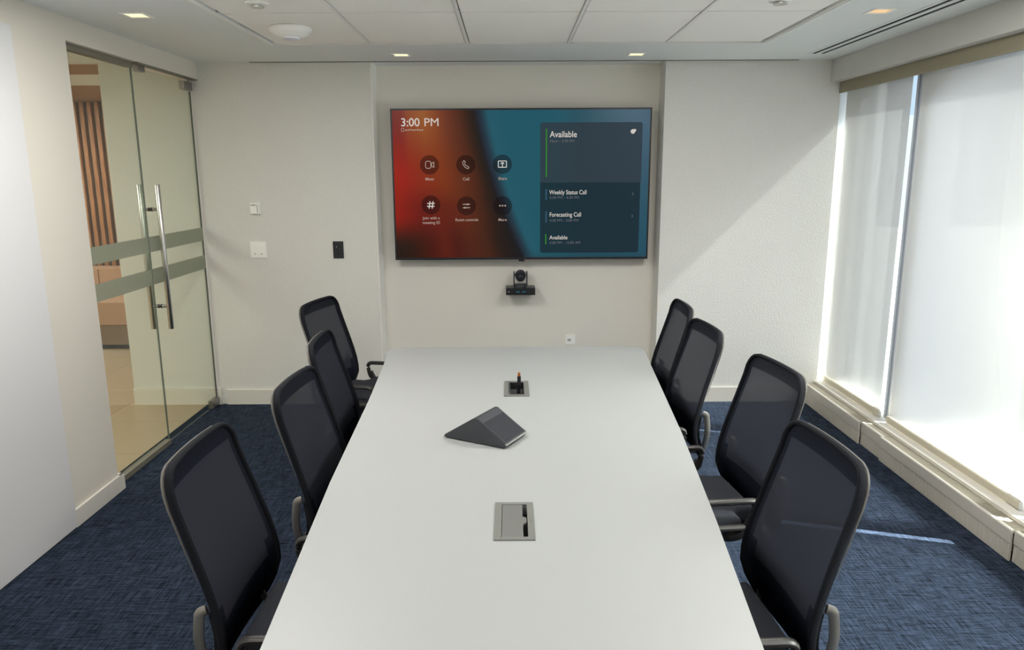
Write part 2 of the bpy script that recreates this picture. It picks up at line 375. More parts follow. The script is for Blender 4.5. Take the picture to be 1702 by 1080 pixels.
for s in (1, -1):
    t = new_bm(); lathe(t, [(.0145, hz0), (.016, hz0+.002), (.016, hz1-.002), (.0145, hz1)], 18, (s*.055, .07, 0)); hb = obj('pull_handle', t, 'steel', dr, True)
    for z in (.88, 1.48):
        t = new_bm(); lathe(t, [(.010, 0), (.010, s*.048)], 12, (s*.006, .07, z), 'x'); obj('standoff', t, 'patch', hb, True)
        t = new_bm(); lathe(t, [(.0125, 0), (.0125, s*.006)], 12, (s*.0055, .07, z), 'x'); obj('washer', t, 'dark_slot', hb, True)
tag(obj('trim_4', bbox(XL-.045, XL+.0, 4.47, D-.002, 2.318, 2.326), 'grille'), 'dark metal stop under the header over the glass door', 'trim', kind='structure')

# ---- corridor beyond the glass
cf = thing('floor_corridor', 'polished beige tile floor of the lobby beyond the glass', 'floor', (0, 0, 0), kind='structure'); cf.name = 'floor.001'
obj('grout_bed', bbox(-6.2, XL-.131, 1.5, 8.3, -.08, -.004), 'grout', cf)
tm = None
for i in range(7):
    for j in range(12):
        x1 = XL-.131-i*.6; y0 = 1.5+j*.6-.2+.0
        if x1-.6 < -6.3: continue
        if tm is None:
            t = bbox(-.598, -.002, .002, .598, -.004, 0, .001, 1); o = obj('floor_tile', t, 'corridor_floor', cf); tm = o
        else:
            o = tm.copy(); C.objects.link(o)
        o.location = (x1, y0, 0)
bm = new_bm(); box(bm, -6.2, -2.81, 8.05, 8.17, 0, 2.6); box(bm, -6.3, -6.2, 1.4, 8.17, 0, 2.6); box(bm, -6.3, XL-.13, 1.4, 1.5, 0, 2.6); box(bm, -2.9, -2.81, 5.62, 8.17, 0, 2.6)
tag(obj('wall_lobby', bm, 'corridor_wall'), 'cream lobby walls beyond the glass entrance', 'wall', kind='structure')
lc = thing('ceiling_lobby', 'lobby ceiling of pale plaster and timber bands beyond the glass', 'ceiling', (0, 0, ZC), kind='structure')
obj('plaster_band', bbox(-6.2, XL-.13, 1.5, 5.36, 0, .08), 'gypsum', lc)
obj('timber_band', bbox(-6.2, XL-.6, 5.36, 5.9, 0, .08), 'soffit_wood', lc)
obj('plaster_band', bbox(-6.2, XL-.6, 5.9, 6.6, 0, .08), 'gypsum', lc)
obj('timber_band', bbox(-6.2, XL-.6, 6.6, 8.17, 0, .08), 'soffit_wood', lc)
sw = thing('slat_screen', 'brown vertical timber slat wall panel behind the lobby sofa', 'slat wall', (-5.6, 8.04, 0))
obj('backing', bbox(0, 2.3, -.012, 0, .0, 2.43), 'slat_back', sw)
sl = None
for i in range(29):
    if sl is None: sl = o = obj('slat', bbox(0, .042, -.05, -.0125, .02, 2.43, .003, 1), 'slat_wood', sw)
    else: o = sl.copy(); C.objects.link(o)
    o.location = (.012+i*.079, 0, 0)
sf = thing('lobby_sofa', 'tan upholstered sofa in the lobby seen through the glass', 'sofa', (-4.25, 7.07, 0))
obj('plinth', bbox(-.95, .95, .06, .85, 0, .05, .005), 'dark_slot', sf)
obj('base', bbox(-.98, .98, 0, .88, .05, .245, .012), 'sofa_base', sf)
for k in range(2):
    obj('seat_cushion', bbox(-.97+k*.975, -.005+k*.975, -.01, .60, .25, .47, .05, 4), 'sofa', sf, True)
    obj('back_cushion', bbox(-.97+k*.975, -.005+k*.975, .5, .78, .44, .735, .07, 4), 'sofa', sf, True)
obj('back_panel', bbox(-.98, .98, .74, .88, .24, .66, .02), 'sofa_base', sf)

# ================================================================== THINGS ON WALLS AND CEILING
def downlight(x, y, label, warm):
    t = thing('downlight', label, 'ceiling light', (x, y, ZC), group='square recessed downlights')
    f = new_bm(); a, b = .058, .044
    box(f, -a, a, -a, -b, -.003, .0); box(f, -a, a, b, a, -.003, .0); box(f, -a, -b, -b, b, -.003, .0); box(f, b, a, -b, b, -.003, .0)
    box(f, -.0505, -b, -.0505, .0505, 0, .05); box(f, b, .0505, -.0505, .0505, 0, .05); box(f, -b, b, -.0505, -b, 0, .05); box(f, -b, b, b, .0505, 0, .05)
    obj('trim_frame', f, 'white_plastic', t)
    obj('lens', bbox(-b, b, -b, b, .002, .01), emit('lens_warm' if warm else 'lens', (252, 212, 160) if warm else (255, 249, 196), 1.0 if warm else 1.3), t)
    return t
DLN = ['square recessed downlight in the plaster border above the screen, left one', 'square recessed downlight in the plaster border above the screen, right one', 'bright square downlight in the plaster border above the glass entrance', 'orange-tinted square downlight beside the slot vent']
for i, (x, y) in enumerate(DL): downlight(x, y, DLN[i], i == 3)
def add_fill_panel(x, y, z, label, sx, sy, power):  # glowing panel plus area lamp, added as fill light
    t = thing('led_panel', label, 'ceiling light', (x, y, z), group='flat LED ceiling panels')
    f = new_bm(); a = .018
    box(f, -sx/2, sx/2, -sy/2, -sy/2+a, -.022, -.001); box(f, -sx/2, sx/2, sy/2-a, sy/2, -.022, -.001); box(f, -sx/2, -sx/2+a, -sy/2+a, sy/2-a, -.022, -.001); box(f, sx/2-a, sx/2, -sy/2+a, sy/2-a, -.022, -.001)
    obj('frame', f, 'white_plastic', t); obj('diffuser', bbox(-sx/2+a, sx/2-a, -sy/2+a, sy/2-a, -.016, -.006), emit('panel_glow', (255, 246, 228), 2.5), t)
    ld = bpy.data.lights.new('led_panel_lamp', 'AREA'); ld.shape = 'RECTANGLE'; ld.size = sx-.05; ld.size_y = sy-.05; ld.energy = power; ld.color = (1, .975, .94)
    lo = bpy.data.objects.new('led_panel_lamp', ld); C.objects.link(lo); lo.parent = t; lo.location = (0, 0, -.024)
    return t
ROOM = 21  # strength of the added out-of-view fill panels that brighten the room
for k, (i, y, sy, pw) in enumerate(((0, 2.846, .59, 1), (4, 2.846, .59, 1), (0, .74, 1.19, .6), (4, .74, 1.19, .6))):
    add_fill_panel((cols[i]+cols[i+1])/2, y, ZC+.024, ['small square LED panel in the tile grid above the door side chairs', 'small square LED panel in the tile grid above the window side chairs', 'flat LED panel in the tile grid above the photographer, door side', 'flat LED panel in the tile grid above the photographer, window side'][k], .55, sy, ROOM*pw)
LOBBY = 24  # strength of the added fill panels that light the lobby
add_fill_panel(-4.1, 3.2, ZC, 'flat LED panel in the lobby ceiling outside the glass entrance', 1.8, 1.8, LOBBY)
add_fill_panel(-4.7, 6.9, ZC, 'flat LED panel in the lobby ceiling over the sofa', 1.2, .6, LOBBY*.8)

# linear slot vent
sv = thing('slot_vent', 'long double-slot black and white air vent in the ceiling by the window', 'vent', (0, 0, ZC))
obj('plenum', bbox(SX0+.002, SX1-.002, SY0+.002, SY1-.002, .05, .06), 'dark_slot', sv)
for a, b in ((SX0+.001, SX0+.022), (SX0+.048, SX0+.080), (SX0+.106, SX1-.001)):
    obj('vent_bar', bbox(a, b, SY0+.001, SY1-.001, -.0015, .012), 'gypsum', sv)
for a in (SX0+.0225, SX0+.0805): obj('slot', bbox(a, a+.025, SY0+.002, SY1-.006, .0005, .048), 'dark_slot', sv)

# access point and sprinklers
ap = thing('wireless_access_point', 'white dome access point on the ceiling tile near the glass entrance', 'access point', (-1.139, 4.09, ZC+.003))
t = new_bm(); lathe(t, [(.095, 0), (.108, -.004), (.112, -.012), (.107, -.022), (.092, -.035), (.068, -.046), (.045, -.051)], 40); obj('dome', t, 'white_plastic', ap, True)
t = new_bm(); lathe(t, [(.045, -.0495), (.043, -.058), (.034, -.062), (.0, -.062)][:3], 28); obj('centre_cap', t, mat('ap_cap', (228, 229, 240), .4), ap, True)
for k, (x, y, lb) in enumerate(((-1.126, 3.53, 'small round sprinkler plate on the ceiling tile beside the access point'), (1.217, 3.51, 'small round sprinkler plate on the ceiling tile near the window'))):
    s = thing('sprinkler', lb, 'sprinkler', (x, y, ZC+.003), group='ceiling sprinklers')
    t = new_bm(); lathe(t, [(.052, 0), (.052, -.004), (.04, -.009)], 24); obj('escutcheon', t, 'white_plastic', s, True)
    t = new_bm(); lathe(t, [(.018, -.009), (.018, -.016), (.03, -.017), (.03, -.020)], 18); obj('deflector', t, 'steel', s, True)

# thermostat, switch, control plate, outlet
th = thing('thermostat', 'small white thermostat above the light switch on the far wall', 'thermostat', (-1.802, D, 1.45))
obj('body', bbox(-.032, .032, -.026, 0, -.038, .038, .004), 'white_plastic', th); obj('display', bbox(-.026, .008, -.0275, -.026, .018, .028), 'grey_plastic', th); obj('side_slot', bbox(.016, .021, -.0275, -.026, -.028, .026), 'grey_plastic', th)
ls = thing('light_switch', 'white double rocker light switch left of the black plate', 'light switch', (-1.803, D, 1.155))
obj('plate', bbox(-.057, .057, -.008, 0, -.057, .057, .003), 'white_plastic', ls)
for x in (-.023, .023):
    r = obj('rocker', bbox(x-.016, x+.016, -.013, -.008, -.034, .034, .002), 'white_plastic', ls); obj('slider', bbox(x-.006, x+.006, -.015, -.013, -.031, -.024), 'grey_plastic', r)
kp = thing('control_plate', 'black wall plate with small ports between the light switch and niche', 'wall plate', (-1.230, D, 1.152))
obj('plate', bbox(-.037, .037, -.008, 0, -.061, .061, .003), 'dark_plate', kp)
for z in (.022, -.006, -.026): obj('port', bbox(-.008, .012, -.0095, -.008, z-.004, z+.004), 'dark_slot', kp)
obj('indicator', bbox(-.013, -.008, -.0095, -.008, .02, .025), 'white_plastic', kp)
ol = thing('wall_outlet', 'small white wall outlet low on the niche wall under the screen', 'outlet', (.463, D+AD, .437))
obj('plate', bbox(-.038, .038, -.007, 0, -.036, .036, .003), 'white_plastic', ol); obj('socket', bbox(-.022, .004, -.009, -.007, -.014, .006), 'grey_plastic', ol)

# white board panel
wp = thing('white_board', 'tall plain white board panel covering the left wall down to the carpet', 'whiteboard', (XL, 0, 0))
obj('panel', bbox(.003, .016, .35, 3.335, .006, 2.315, .002), 'white_board', wp); obj('bottom_seal', bbox(.004, .013, .352, 3.333, 0, .006), 'dark_slot', wp)

# ---- perimeter heater in sections
secs = [(D-.004, 4.40, 0, 'far section of the cream perimeter heater, against the far wall'), (4.398, 4.135, .014, 'short recessed joint section of the perimeter heater'), (4.132, 2.965, 0, 'long section of the perimeter heater beside the chairs'), (2.963, 2.70, .014, 'recessed joint section of the heater at the right frame edge'), (2.698, 1.5, 0, 'near section of the perimeter heater, right of the nearest chair')]
for y1, y0, rec, lb in secs:
    t = thing('baseboard_heater', lb, 'heater', (0, y0, 0), group='perimeter heater sections'); L_ = y1-y0; xf = XH+rec
    b = new_bm(); prism(b, [(xf, .085), (xf, ZH-.004), (xf+.004, ZH), (xf+.016, ZH), (xf+.016, ZH-.012), (xf+.010, ZH-.012), (xf+.010, .085)], 0, L_, 'y'); obj('front_cover', b, 'heater_metal', t)
    b = new_bm(); prism(b, [(xf+.004, 0), (xf+.004, .085), (xf+.012, .085), (xf+.012, 0)], 0, L_, 'y'); kick = obj('kick_plate', b, 'heater_metal', t)
    b = new_bm()
    n = int(L_/.012)
    for k in range(n): box(b, xf+.0162, XH+.08, k*.012, k*.012+.005, ZH-.012, ZH-.003)
    g = obj('top_grille', b, 'fin', t); g['kind'] = 'stuff'; g['label'] = 'closely spaced fins of the top grille'
    obj('grille_bed', bbox(xf+.0162, XH+.08, 0, L_, ZH-.03, ZH-.014), 'grille', t)
    obj('back_plate', bbox(XH+.0805, XH+.083, 0, L_, 0, ZH-.002), 'heater_metal', t)
    b = new_bm()
    for k in range(int(L_/.014)): box(b, xf+.002, xf+.0041, k*.014, k*.014+.006, .008, .078)
    g = obj('louvre', b, 'heater_metal', t); g['kind'] = 'stuff'; g['label'] = 'fine perforated lower face of the heater'

# ---- roller shades
XR = 2.338
sh = [(5.290, 4.440), (4.339, 3.128), (3.031, 1.83), (1.73, .52), (.42, -.82)]
SHN = ['glowing white roller shade, narrow one beside the far wall', 'wide white roller shade between the two visible mullions', 'white roller shade just beyond the right edge of the frame', 'white roller shade over the fourth window bay', 'white roller shade over the fifth window bay']
for (y1, y0), lb in zip(sh, SHN):
    t = thing('roller_shade', lb, 'window shade', (XR, y0, .161), group='white roller shades'); L_ = y1-y0
    b = new_bm()
    ny = 10; v = [[b.verts.new((0, L_*i/ny, .035+(2.235-.165-.035)*j/4)) for i in range(ny+1)] for j in range(5)]
    for j in range(4):
        for i in range(ny): b.faces.new((v[j][i], v[j][i+1], v[j+1][i+1], v[j+1][i]))
    obj('cloth', b, 'shade_cloth', t)
    b = new_bm(); prism(b, fillet([(-.011, 0, 0), (.009, 0, 0), (.009, .042, 0), (-.011, .042, 0)], .009, 4, True), 0, L_, 'y'); hm = obj('hem_bar', b, 'hem', t, True)
    for yy in (-.003, L_): obj('end_cap', bbox(-.010, .008, yy, yy+.003, .001, .041), 'grey_plastic', hm)
    b = new_bm(); lathe(b, [(.022, 0), (.022, L_)], 20, (.024, 0, 2.09), 'y'); obj('roller_tube', b, 'alu', t, True)

# ================================================================== SCREEN
TL, TB, TW, THT, YT = -.835, 1.066, 1.846, 1.068, D+.081
tv = thing('wall_display', 'large wall-mounted display showing a meeting room home screen', 'display', (TL, YT, TB))
obj('housing', bbox(0, TW, .003, .05, 0, THT, .003), 'tv_bezel', tv); obj('wall_mount', bbox(.5, 1.35, .05, AD-.082, .25, .8), 'dark_slot', tv)
f = new_bm(); e = .012
box(f, 0, TW, -.003, .003, 0, e+.004); box(f, 0, TW, -.003, .003, THT-e, THT); box(f, 0, e, -.003, .003, e+.004, THT-e); box(f, TW-e, TW, -.003, .003, e+.004, THT-e); obj('bezel', f, 'tv_bezel', tv)
obj('sensor_nub', bbox(TW/2-.02, TW/2+.02, .0, .02, -.014, 0, .003), 'tv_bezel', tv)
def mixc(a, b, t): t = max(0, min(1, t)); t = t*t*(3-2*t); return tuple(a[i]+(b[i]-a[i])*t for i in range(3))
def ramp(stops, x):
    if x <= stops[0][0]: return stops[0][1]
    for (a, ca), (b, cb2) in zip(stops, stops[1:]):
        if x <= b: t = (x-a)/(b-a); return tuple(ca[i]+(cb2[i]-ca[i])*t for i in range(3))
    return stops[-1][1]
def picture(u, v):   # u right, v down, 0..1: the wallpaper shown on the screen
    ub = .325+.10*v+.085*v*v
    d = u-ub
    if d > 0:
        c = mixc((34, 42, 54), (36, 92, 108), d/.05)
        c = mixc(c, (31, 90, 106), (d-.04)/.08)
        c = mixc(c, (38, 82, 98), (u-.62)/.12)
        c = mixc(c, mixc((68, 98, 118), (40, 84, 102), v*1.05), (u-.70)/.28)
        if v > .93: c = mixc(c, (34, 66, 76), (v-.93)*6)
        return c
    k = u/ub
    top = ramp([(0, (112, 30, 22)), (.12, (118, 36, 20)), (.17, (138, 62, 22)), (.36, (152, 86, 22)), (.50, (138, 66, 22)), (.62, (112, 50, 26)), (.78, (84, 40, 22)), (.90, (50, 30, 20)), (.97, (34, 28, 28)), (1, (32, 36, 48))], k)
    mid = ramp([(0, (158, 36, 20)), (.10, (156, 34, 22)), (.28, (140, 44, 22)), (.5, (130, 54, 22)), (.68, (102, 46, 24)), (.82, (80, 38, 22)), (.92, (44, 30, 22)), (.98, (32, 28, 30)), (1, (30, 34, 46))], k)
    low = ramp([(0, (150, 32, 20)), (.10, (132, 30, 20)), (.25, (108, 28, 20)), (.45, (104, 34, 20)), (.66, (96, 42, 24)), (.80, (72, 36, 22)), (.90, (42, 28, 22)), (.98, (30, 26, 28)), (1, (28, 30, 42))], k)
    bot = ramp([(0, (40, 28, 22)), (.12, (48, 28, 20)), (.30, (78, 26, 18)), (.40, (96, 32, 20)), (.50, (76, 26, 18)), (.62, (84, 36, 20)), (.74, (72, 36, 22)), (.84, (44, 28, 22)), (.97, (26, 24, 26)), (1, (24, 28, 38))], k)
    if v < .45: return mixc(top, mid, v/.45)
    if v < .68: return mixc(mid, low, (v-.45)/.23)
    return mixc(low, bot, (v-.68)/.24 - max(0, .35-k)*.25)
def screen_emit():
    m = bpy.data.materials.new('screen_picture'); m.use_nodes = True; nt = m.node_tree; N = nt.nodes; L = nt.links; N.clear()
    a = N.new('ShaderNodeVertexColor'); a.layer_name = 'picture'
    e_ = N.new('ShaderNodeEmission'); g = N.new('ShaderNodeBsdfGlossy'); g.inputs['Roughness'].default_value = .25; g.inputs[0].default_value = (.012, .012, .012, 1)
    ad = N.new('ShaderNodeAddShader'); o = N.new('ShaderNodeOutputMaterial'); L.new(a.outputs[0], e_.inputs[0]); e_.inputs[1].default_value = .84*2**-EXPOSURE
    L.new(e_.outputs[0], ad.inputs[0]); L.new(g.outputs[0], ad.inputs[1]); L.new(ad.outputs[0], o.inputs[0]); return m
NX, NY = 150, 84
verts = []; faces = []; cols_ = []
for j in range(NY+1):
    for i in range(NX+1):
        u, v = i/NX, j/NY
        verts.append((e+(TW-2*e)*u, -.001, THT-e-(THT-2*e-.004)*v)); cols_.append((*lin(picture(u, v)), 1))
for j in range(NY):
    for i in range(NX): a = j*(NX+1)+i; faces.append((a, a+1, a+NX+2, a+NX+1)[::-1])
me = bpy.data.meshes.new('screen'); me.from_pydata(verts, [], faces); at = me.color_attributes.new('picture', 'FLOAT_COLOR', 'POINT')
for i, c in enumerate(cols_): at.data[i].color = c
me.materials.append(screen_emit()); scr = bpy.data.objects.new('screen', me); C.objects.link(scr); scr.parent = tv; scr['label'] = 'orange and teal screen picture'
# flat interface marks a hair in front of the picture
def flat(name, polys, m, y=-.0022):
    b = new_bm()
    for p in polys: b.faces.new([b.verts.new((x, y, z)) for x, z in p])
    return obj(name, b, m, scr)
def circ(cx, cz, r, n=36): return [(cx+r*math.cos(2*math.pi*k/n), cz+r*math.sin(2*math.pi*k/n)) for k in range(n)]
def rrect(x0, x1, z0, z1, r):
    out = []
    for cx, cz, a in ((x1-r, z1-r, 0), (x0+r, z1-r, 90), (x0+r, z0+r, 180), (x1-r, z0+r, 270)):
        for k in range(6): t = math.radians(a+18*k); out.append((cx+r*math.cos(t), cz+r*math.sin(t)))
    return out
def rect(x0, x1, z0, z1): return [(x0, z0), (x1, z0), (x1, z1), (x0, z1)]
def line(x0, z0, x1, z1, t=.006):
    dx, dz = x1-x0, z1-z0; l = math.hypot(dx, dz); px, pz = -dz/l*t/2, dx/l*t/2
    return [(x0+px, z0+pz), (x1+px, z1+pz), (x1-px, z1-pz), (x0-px, z0-pz)]
def ring(pts, t=.006): return [line(*pts[i], *pts[(i+1) % len(pts)], t) for i in range(len(pts))]
E_W = emit('ui_white', (206, 200, 192), 1); E_W2 = emit('ui_soft', (168, 150, 138), 1); E_G = emit('ui_grey', (104, 106, 112), 1); E_GR = emit('ui_green', (54, 134, 44), 1); E_B = emit('ui_blue', (52, 84, 104), 1)
def veil(name, rgb, a):
    m = bpy.data.materials.new(name); m.use_nodes = True; nt = m.node_tree; N = nt.nodes; N.clear()
    t = N.new('ShaderNodeBsdfTransparent'); e_ = N.new('ShaderNodeEmission'); e_.inputs[0].default_value = (*lin(rgb), 1); e_.inputs[1].default_value = 2**-EXPOSURE; mx = N.new('ShaderNodeMixShader'); mx.inputs[0].default_value = a; o = N.new('ShaderNodeOutputMaterial')
    nt.links.new(t.outputs[0], mx.inputs[1]); nt.links.new(e_.outputs[0], mx.inputs[2]); nt.links.new(mx.outputs[0], o.inputs[0]); return m
V1 = veil('ui_button_tint', (30, 24, 24), .62); V2 = veil('ui_card_tint', (52, 58, 64), .80); V3 = veil('ui_card_low_tint', (32, 42, 48), .84)
BT = [(.267, .68), (.526, .68), (.788, .682), (.27, .398), (.526, .39), (.787, .39)]
for cx, cz in BT: flat('screen_button', [circ(cx, cz, .068)], V1, -.0016)
flat('screen_card', [rect(1.058, 1.782, .552, .935) , rrect(1.058, 1.782, .9, .969, .014)[:1]+[(1.782, .935), (1.782, .957), (1.772, .969), (1.068, .969), (1.058, .957), (1.058, .935)] and [(1.058, .935), (1.782, .935), (1.782, .957), (1.772, .969), (1.068, .969), (1.058, .957)]], V2, -.0016)
flat('screen_card', [[(1.07, .048), (1.764, .048), (1.776, .06), (1.778, .552), (1.058, .552), (1.058, .06)]], V3, -.0016)
ic = []
cx, cz = BT[0]; ic += ring(rrect(cx-.028, cx+.010, cz-.024, cz+.026, .012), .005) + ring([(cx+.016, cz-.010), (cx+.032, cz-.018), (cx+.032, cz+.020), (cx+.016, cz+.012)], .005)
flat('screen_icon', ic, E_W2); ic = []
cx, cz = BT[1]; pts = [(cx-.012, cz+.030), (cx-.022, cz+.018), (cx-.018, cz-.002), (cx-.002, cz-.020), (cx+.016, cz-.028), (cx+.024, cz-.018), (cx+.010, cz-.008), (cx-.002, cz-.004), (cx-.008, cz+.010), (cx-.002, cz+.020)]
flat('screen_icon', ring(pts, .005), E_W2)
cx, cz = BT[2]; flat('screen_icon', ring(rect(cx-.029, cx+.029, cz-.021, cz+.023), .006)+[line(cx, cz-.018, cx, cz+.014), line(cx, cz+.014, cx-.012, cz+.003), line(cx, cz+.014, cx+.012, cz+.003)], E_W)
cx, cz = BT[3]; flat('screen_icon', [line(cx-.014, cz-.026, cx-.006, cz+.026, .007), line(cx+.008, cz-.026, cx+.016, cz+.026, .007), line(cx-.026, cz+.010, cx+.027, cz+.010, .007), line(cx-.028, cz-.010, cx+.025, cz-.010, .007)], E_W)
cx, cz = BT[4]; flat('screen_icon', [line(cx-.026, cz+.011, cx+.026, cz+.011), line(cx-.026, cz-.013, cx+.026, cz-.013), circ(cx+.010, cz+.011, .007, 12), circ(cx-.010, cz-.013, .007, 12)], E_W2)
cx, cz = BT[5]; flat('screen_icon', [circ(cx+k*.019, cz, .0065, 12) for k in (-1, 0, 1)], E_W2)
flat('screen_marker', [rect(1.098, 1.106, .592, .926)], E_GR); flat('screen_marker', [rect(1.096, 1.104, .11, .184)], E_GR)
flat('screen_marker', [rect(1.096, 1.107, .43, .507)], E_B); flat('screen_marker', [rect(1.096, 1.107, .267, .349)], E_B)
flat('screen_icon', [circ(1.714, .905, .016, 16), circ(1.728, .913, .009, 12)], E_W)
for z in (.47, .311): flat('screen_icon', [line(1.722, z+.008, 1.73, z, .004), line(1.73, z, 1.722, z-.008, .004)], E_G)
# tiny unreadable room line under the clock: a small outline and strokes
flat('screen_icon', ring(rect(.076, .093, .912, .934), .003)+[line(.102+k*.0165, .922, .102+k*.0165+.012, .922+(k % 3-1)*.003, .008) for k in range(8)], E_W2)
def text(s, x, z, hgt, m, width=None, align='LEFT', bold=0):
    cu = bpy.data.curves.new('txt', 'FONT'); cu.body = s; cu.size = 1; cu.align_x = align; cu.offset = bold
    to = bpy.data.objects.new('txt', cu); C.objects.link(to); dg = bpy.context.evaluated_depsgraph_get(); me = bpy.data.meshes.new_from_object(to.evaluated_get(dg)); C.objects.unlink(to); bpy.data.objects.remove(to)
    w_ = max(v.co.x for v in me.vertices)-min(v.co.x for v in me.vertices)
    sz = hgt/.70; sx = (width/w_) if width else sz
    for v in me.vertices: v.co = Vector((v.co.x*sx, 0, v.co.y*sz))
    me.materials.clear(); me.materials.append(m); o = bpy.data.objects.new('screen_text', me); C.objects.link(o); o.parent = scr; o.location = (x, -.0024, z); return o
text('3:00', .071, .948, .055, E_W, .130, bold=.008); text('PM', .234, .948, .055, E_W, .099)
for s, (x, z), wd in (('Meet', (.266, .572), .062), ('Call', (.527, .571), .045), ('Share', (.788, .573), .062), ('Join with a', (.27, .295), .125), ('meeting ID', (.27, .262), .125), ('Room controls', (.527, .281), .165), ('More', (.786, .280), .06)):
    text(s, x, z, .020, E_W2, wd, 'CENTER', .01)
text('Available', 1.126, .868, .042, E_W, .192, bold=.01); text('Now - 3:30 PM', 1.126, .833, .018, E_G, .17)
text('Weekly Status Call', 1.124, .469, .030, E_W, .268, bold=.008); text('3:30 PM - 4:30 PM', 1.124, .437, .018, E_G, .212)
text('Forecasting Call', 1.125, .310, .030, E_W, .227, bold=.008); text('4:30 PM - 5:00 PM', 1.125, .274, .018, E_G, .21)
text('Available', 1.126, .146, .028, E_W, .132, bold=.008); text('5:00 PM - 12:00 AM', 1.126, .113, .018, E_G, .224)

# ---- conference camera on a wall bracket
pc = thing('conference_camera', 'black pan-tilt video camera on a small shelf below the screen', 'camera', (.08, D+AD, .81))
obj('wall_bracket', bbox(-.05, .05, -.03, 0, .0, .03, .003), 'black_plastic', pc)
obj('base', bbox(-.107, .107, -.17, -.03, 0, .052, .006), 'dark_plate', pc)
fp = obj('front_strip', bbox(-.106, .106, -.172, -.1695, .004, .047, .0008), 'black_plastic', pc)
obj('status_light', bbox(-.035, -.008, -.1730, -.1715, .022, .027), emit('teal_led', (40, 110, 130), 1), fp); obj('status_light', bbox(.01, .037, -.1730, -.1715, .022, .027), M['teal_led'], fp)
obj('logo_mark', bbox(-.095, -.08, -.1730, -.1715, .022, .027), 'grey_plastic', fp)
t = new_bm(); lathe(t, [(.042, .052), (.042, .058), (.034, .066)], 28, (0, -.1, 0)); obj('turntable', t, 'dev', pc, True)
for s in (-1, 1): obj('yoke_arm', bbox(s*.047-.005, s*.047+.005, -.125, -.075, .06, .165, .004), 'dev', pc)
obj('yoke_bridge', bbox(-.05, .05, -.125, -.075, .062, .073, .003), 'dev', pc)
t = new_bm(); bmesh.ops.create_uvsphere(t, u_segments=28, v_segments=18, radius=.041, matrix=Matrix.Translation((0, -.1, .138))); hd = obj('head', t, 'dev_top', pc, True)
t = new_bm(); lathe(t, [(.034, -.125), (.036, -.142), (.032, -.150), (.026, -.150), (.022, -.144)], 28, (0, 0, .131), 'y'); obj('lens_ring', t, 'black_plastic', hd, True)
t = new_bm(); lathe(t, [(.018, -.1445), (.015, -.147), (.006, -.1485)], 20, (0, 0, .131), 'y'); obj('lens', t, mat('lens_glass', (40, 46, 60), .1), hd, True)

# ================================================================== TABLE
TZ = .74
poly = [(-.47, .7), (.455, .7), (.513, 1.33), (.572, 1.893), (.638, 2.604), (.702, 3.492), (.738, 3.985), (-.672, 3.995), (-.640, 3.6), (-.606, 3.029), (-.569, 2.174), (-.514, 1.338)]
P = [Vector((x, y, 0)) for x, y in poly]; out = []
for i, p in enumerate(P):
    if i in (0, 1, 6, 7): out += fillet([P[i-1], p, P[(i+1) % len(P)]], .085, 8)[1:-1]
    else: out.append(p)
ct = thing('conference_table', 'long white tapered conference table down the middle of the room', 'table', (0, 0, 0))
G1 = (.028, 3.177); G2 = (.009, 1.897)
b = new_bm(); prism(b, [(p.x, p.y) for p in out], TZ-.03, TZ, 'z'); bmesh.ops.recalc_face_normals(b, faces=b.faces)
top = obj('tabletop', b, 'laminate', ct)
cut = new_bm(); box(cut, G1[0]-.035, G1[0]+.035, G1[1]-.10, G1[1]+.10, TZ-.2, TZ+.1); box(cut, G2[0]-.045, G2[0]+.045, G2[1]-.10, G2[1]+.10, TZ-.2, TZ+.1); co = obj('cutter', cut, 'laminate')
bo = top.modifiers.new('b', 'BOOLEAN'); bo.operation = 'DIFFERENCE'; bo.object = co; bo.solver = 'EXACT'
dg = bpy.context.evaluated_depsgraph_get(); dg.update(); nm = bpy.data.meshes.new_from_object(top.evaluated_get(dg)); top.modifiers.clear(); top.data = nm; bpy.data.objects.remove(co)
nm.materials.clear(); nm.materials.append(M['laminate'])
b = new_bm(); prism(b, [(p.x*.97+.0006, .03+p.y*.988) for p in out], TZ-.045, TZ-.03, 'z'); obj('underside_board', b, 'laminate_edge', ct)
for y in (1.45, 3.3):
    pd = obj('pedestal', bbox(-.12, .12, y-.32, y+.32, .03, TZ-.045, .01), 'pedestal', ct); obj('foot_plate', bbox(-.16, .16, y-.36, y+.36, 0, .03, .006), 'pedestal', pd)

# table power boxes
g = thing('power_box', 'open table power box with a cable standing up, nearer the screen', 'power box', (*G1, TZ))
f = new_bm(); a, b_, i1, j1 = .055, .117, .033, .098
for q in ((-a, a, -b_, -j1), (-a, a, j1, b_), (-a, -i1, -j1, j1), (i1, a, -j1, j1)): box(f, q[0], q[1], q[2], q[3], 0, .004)
obj('frame', f, 'grom', g)
wl = new_bm(); box(wl, -.034, -.032, -.097, .097, -.09, 0); box(wl, .032, .034, -.097, .097, -.09, 0); box(wl, -.034, .034, -.099, -.097, -.09, 0); box(wl, -.034, .034, .097, .099, -.09, 0); box(wl, -.034, .034, -.099, .099, -.094, -.09); obj('well', wl, 'dark_slot', g)
obj('hinged_lid', bbox(-.0315, -.0275, -.094, .094, -.05, .012, .001), 'steel', g)
for k in range(3): obj('socket', bbox(-.012, .02, -.07+k*.055, -.03+k*.055, -.09, -.055, .004), 'black_plastic', g)
cb = new_bm(); tube(cb, [(.008, .03, -.055), (.008, .03, -.04), (.010, .026, -.01), (.012, .02, .018)], .0075, 10); k1 = tag(obj('video_cable', cb, 'black_plastic', None, True), 'black cable plug poking up from the open power box', 'cable'); k1.location = (*G1, TZ)
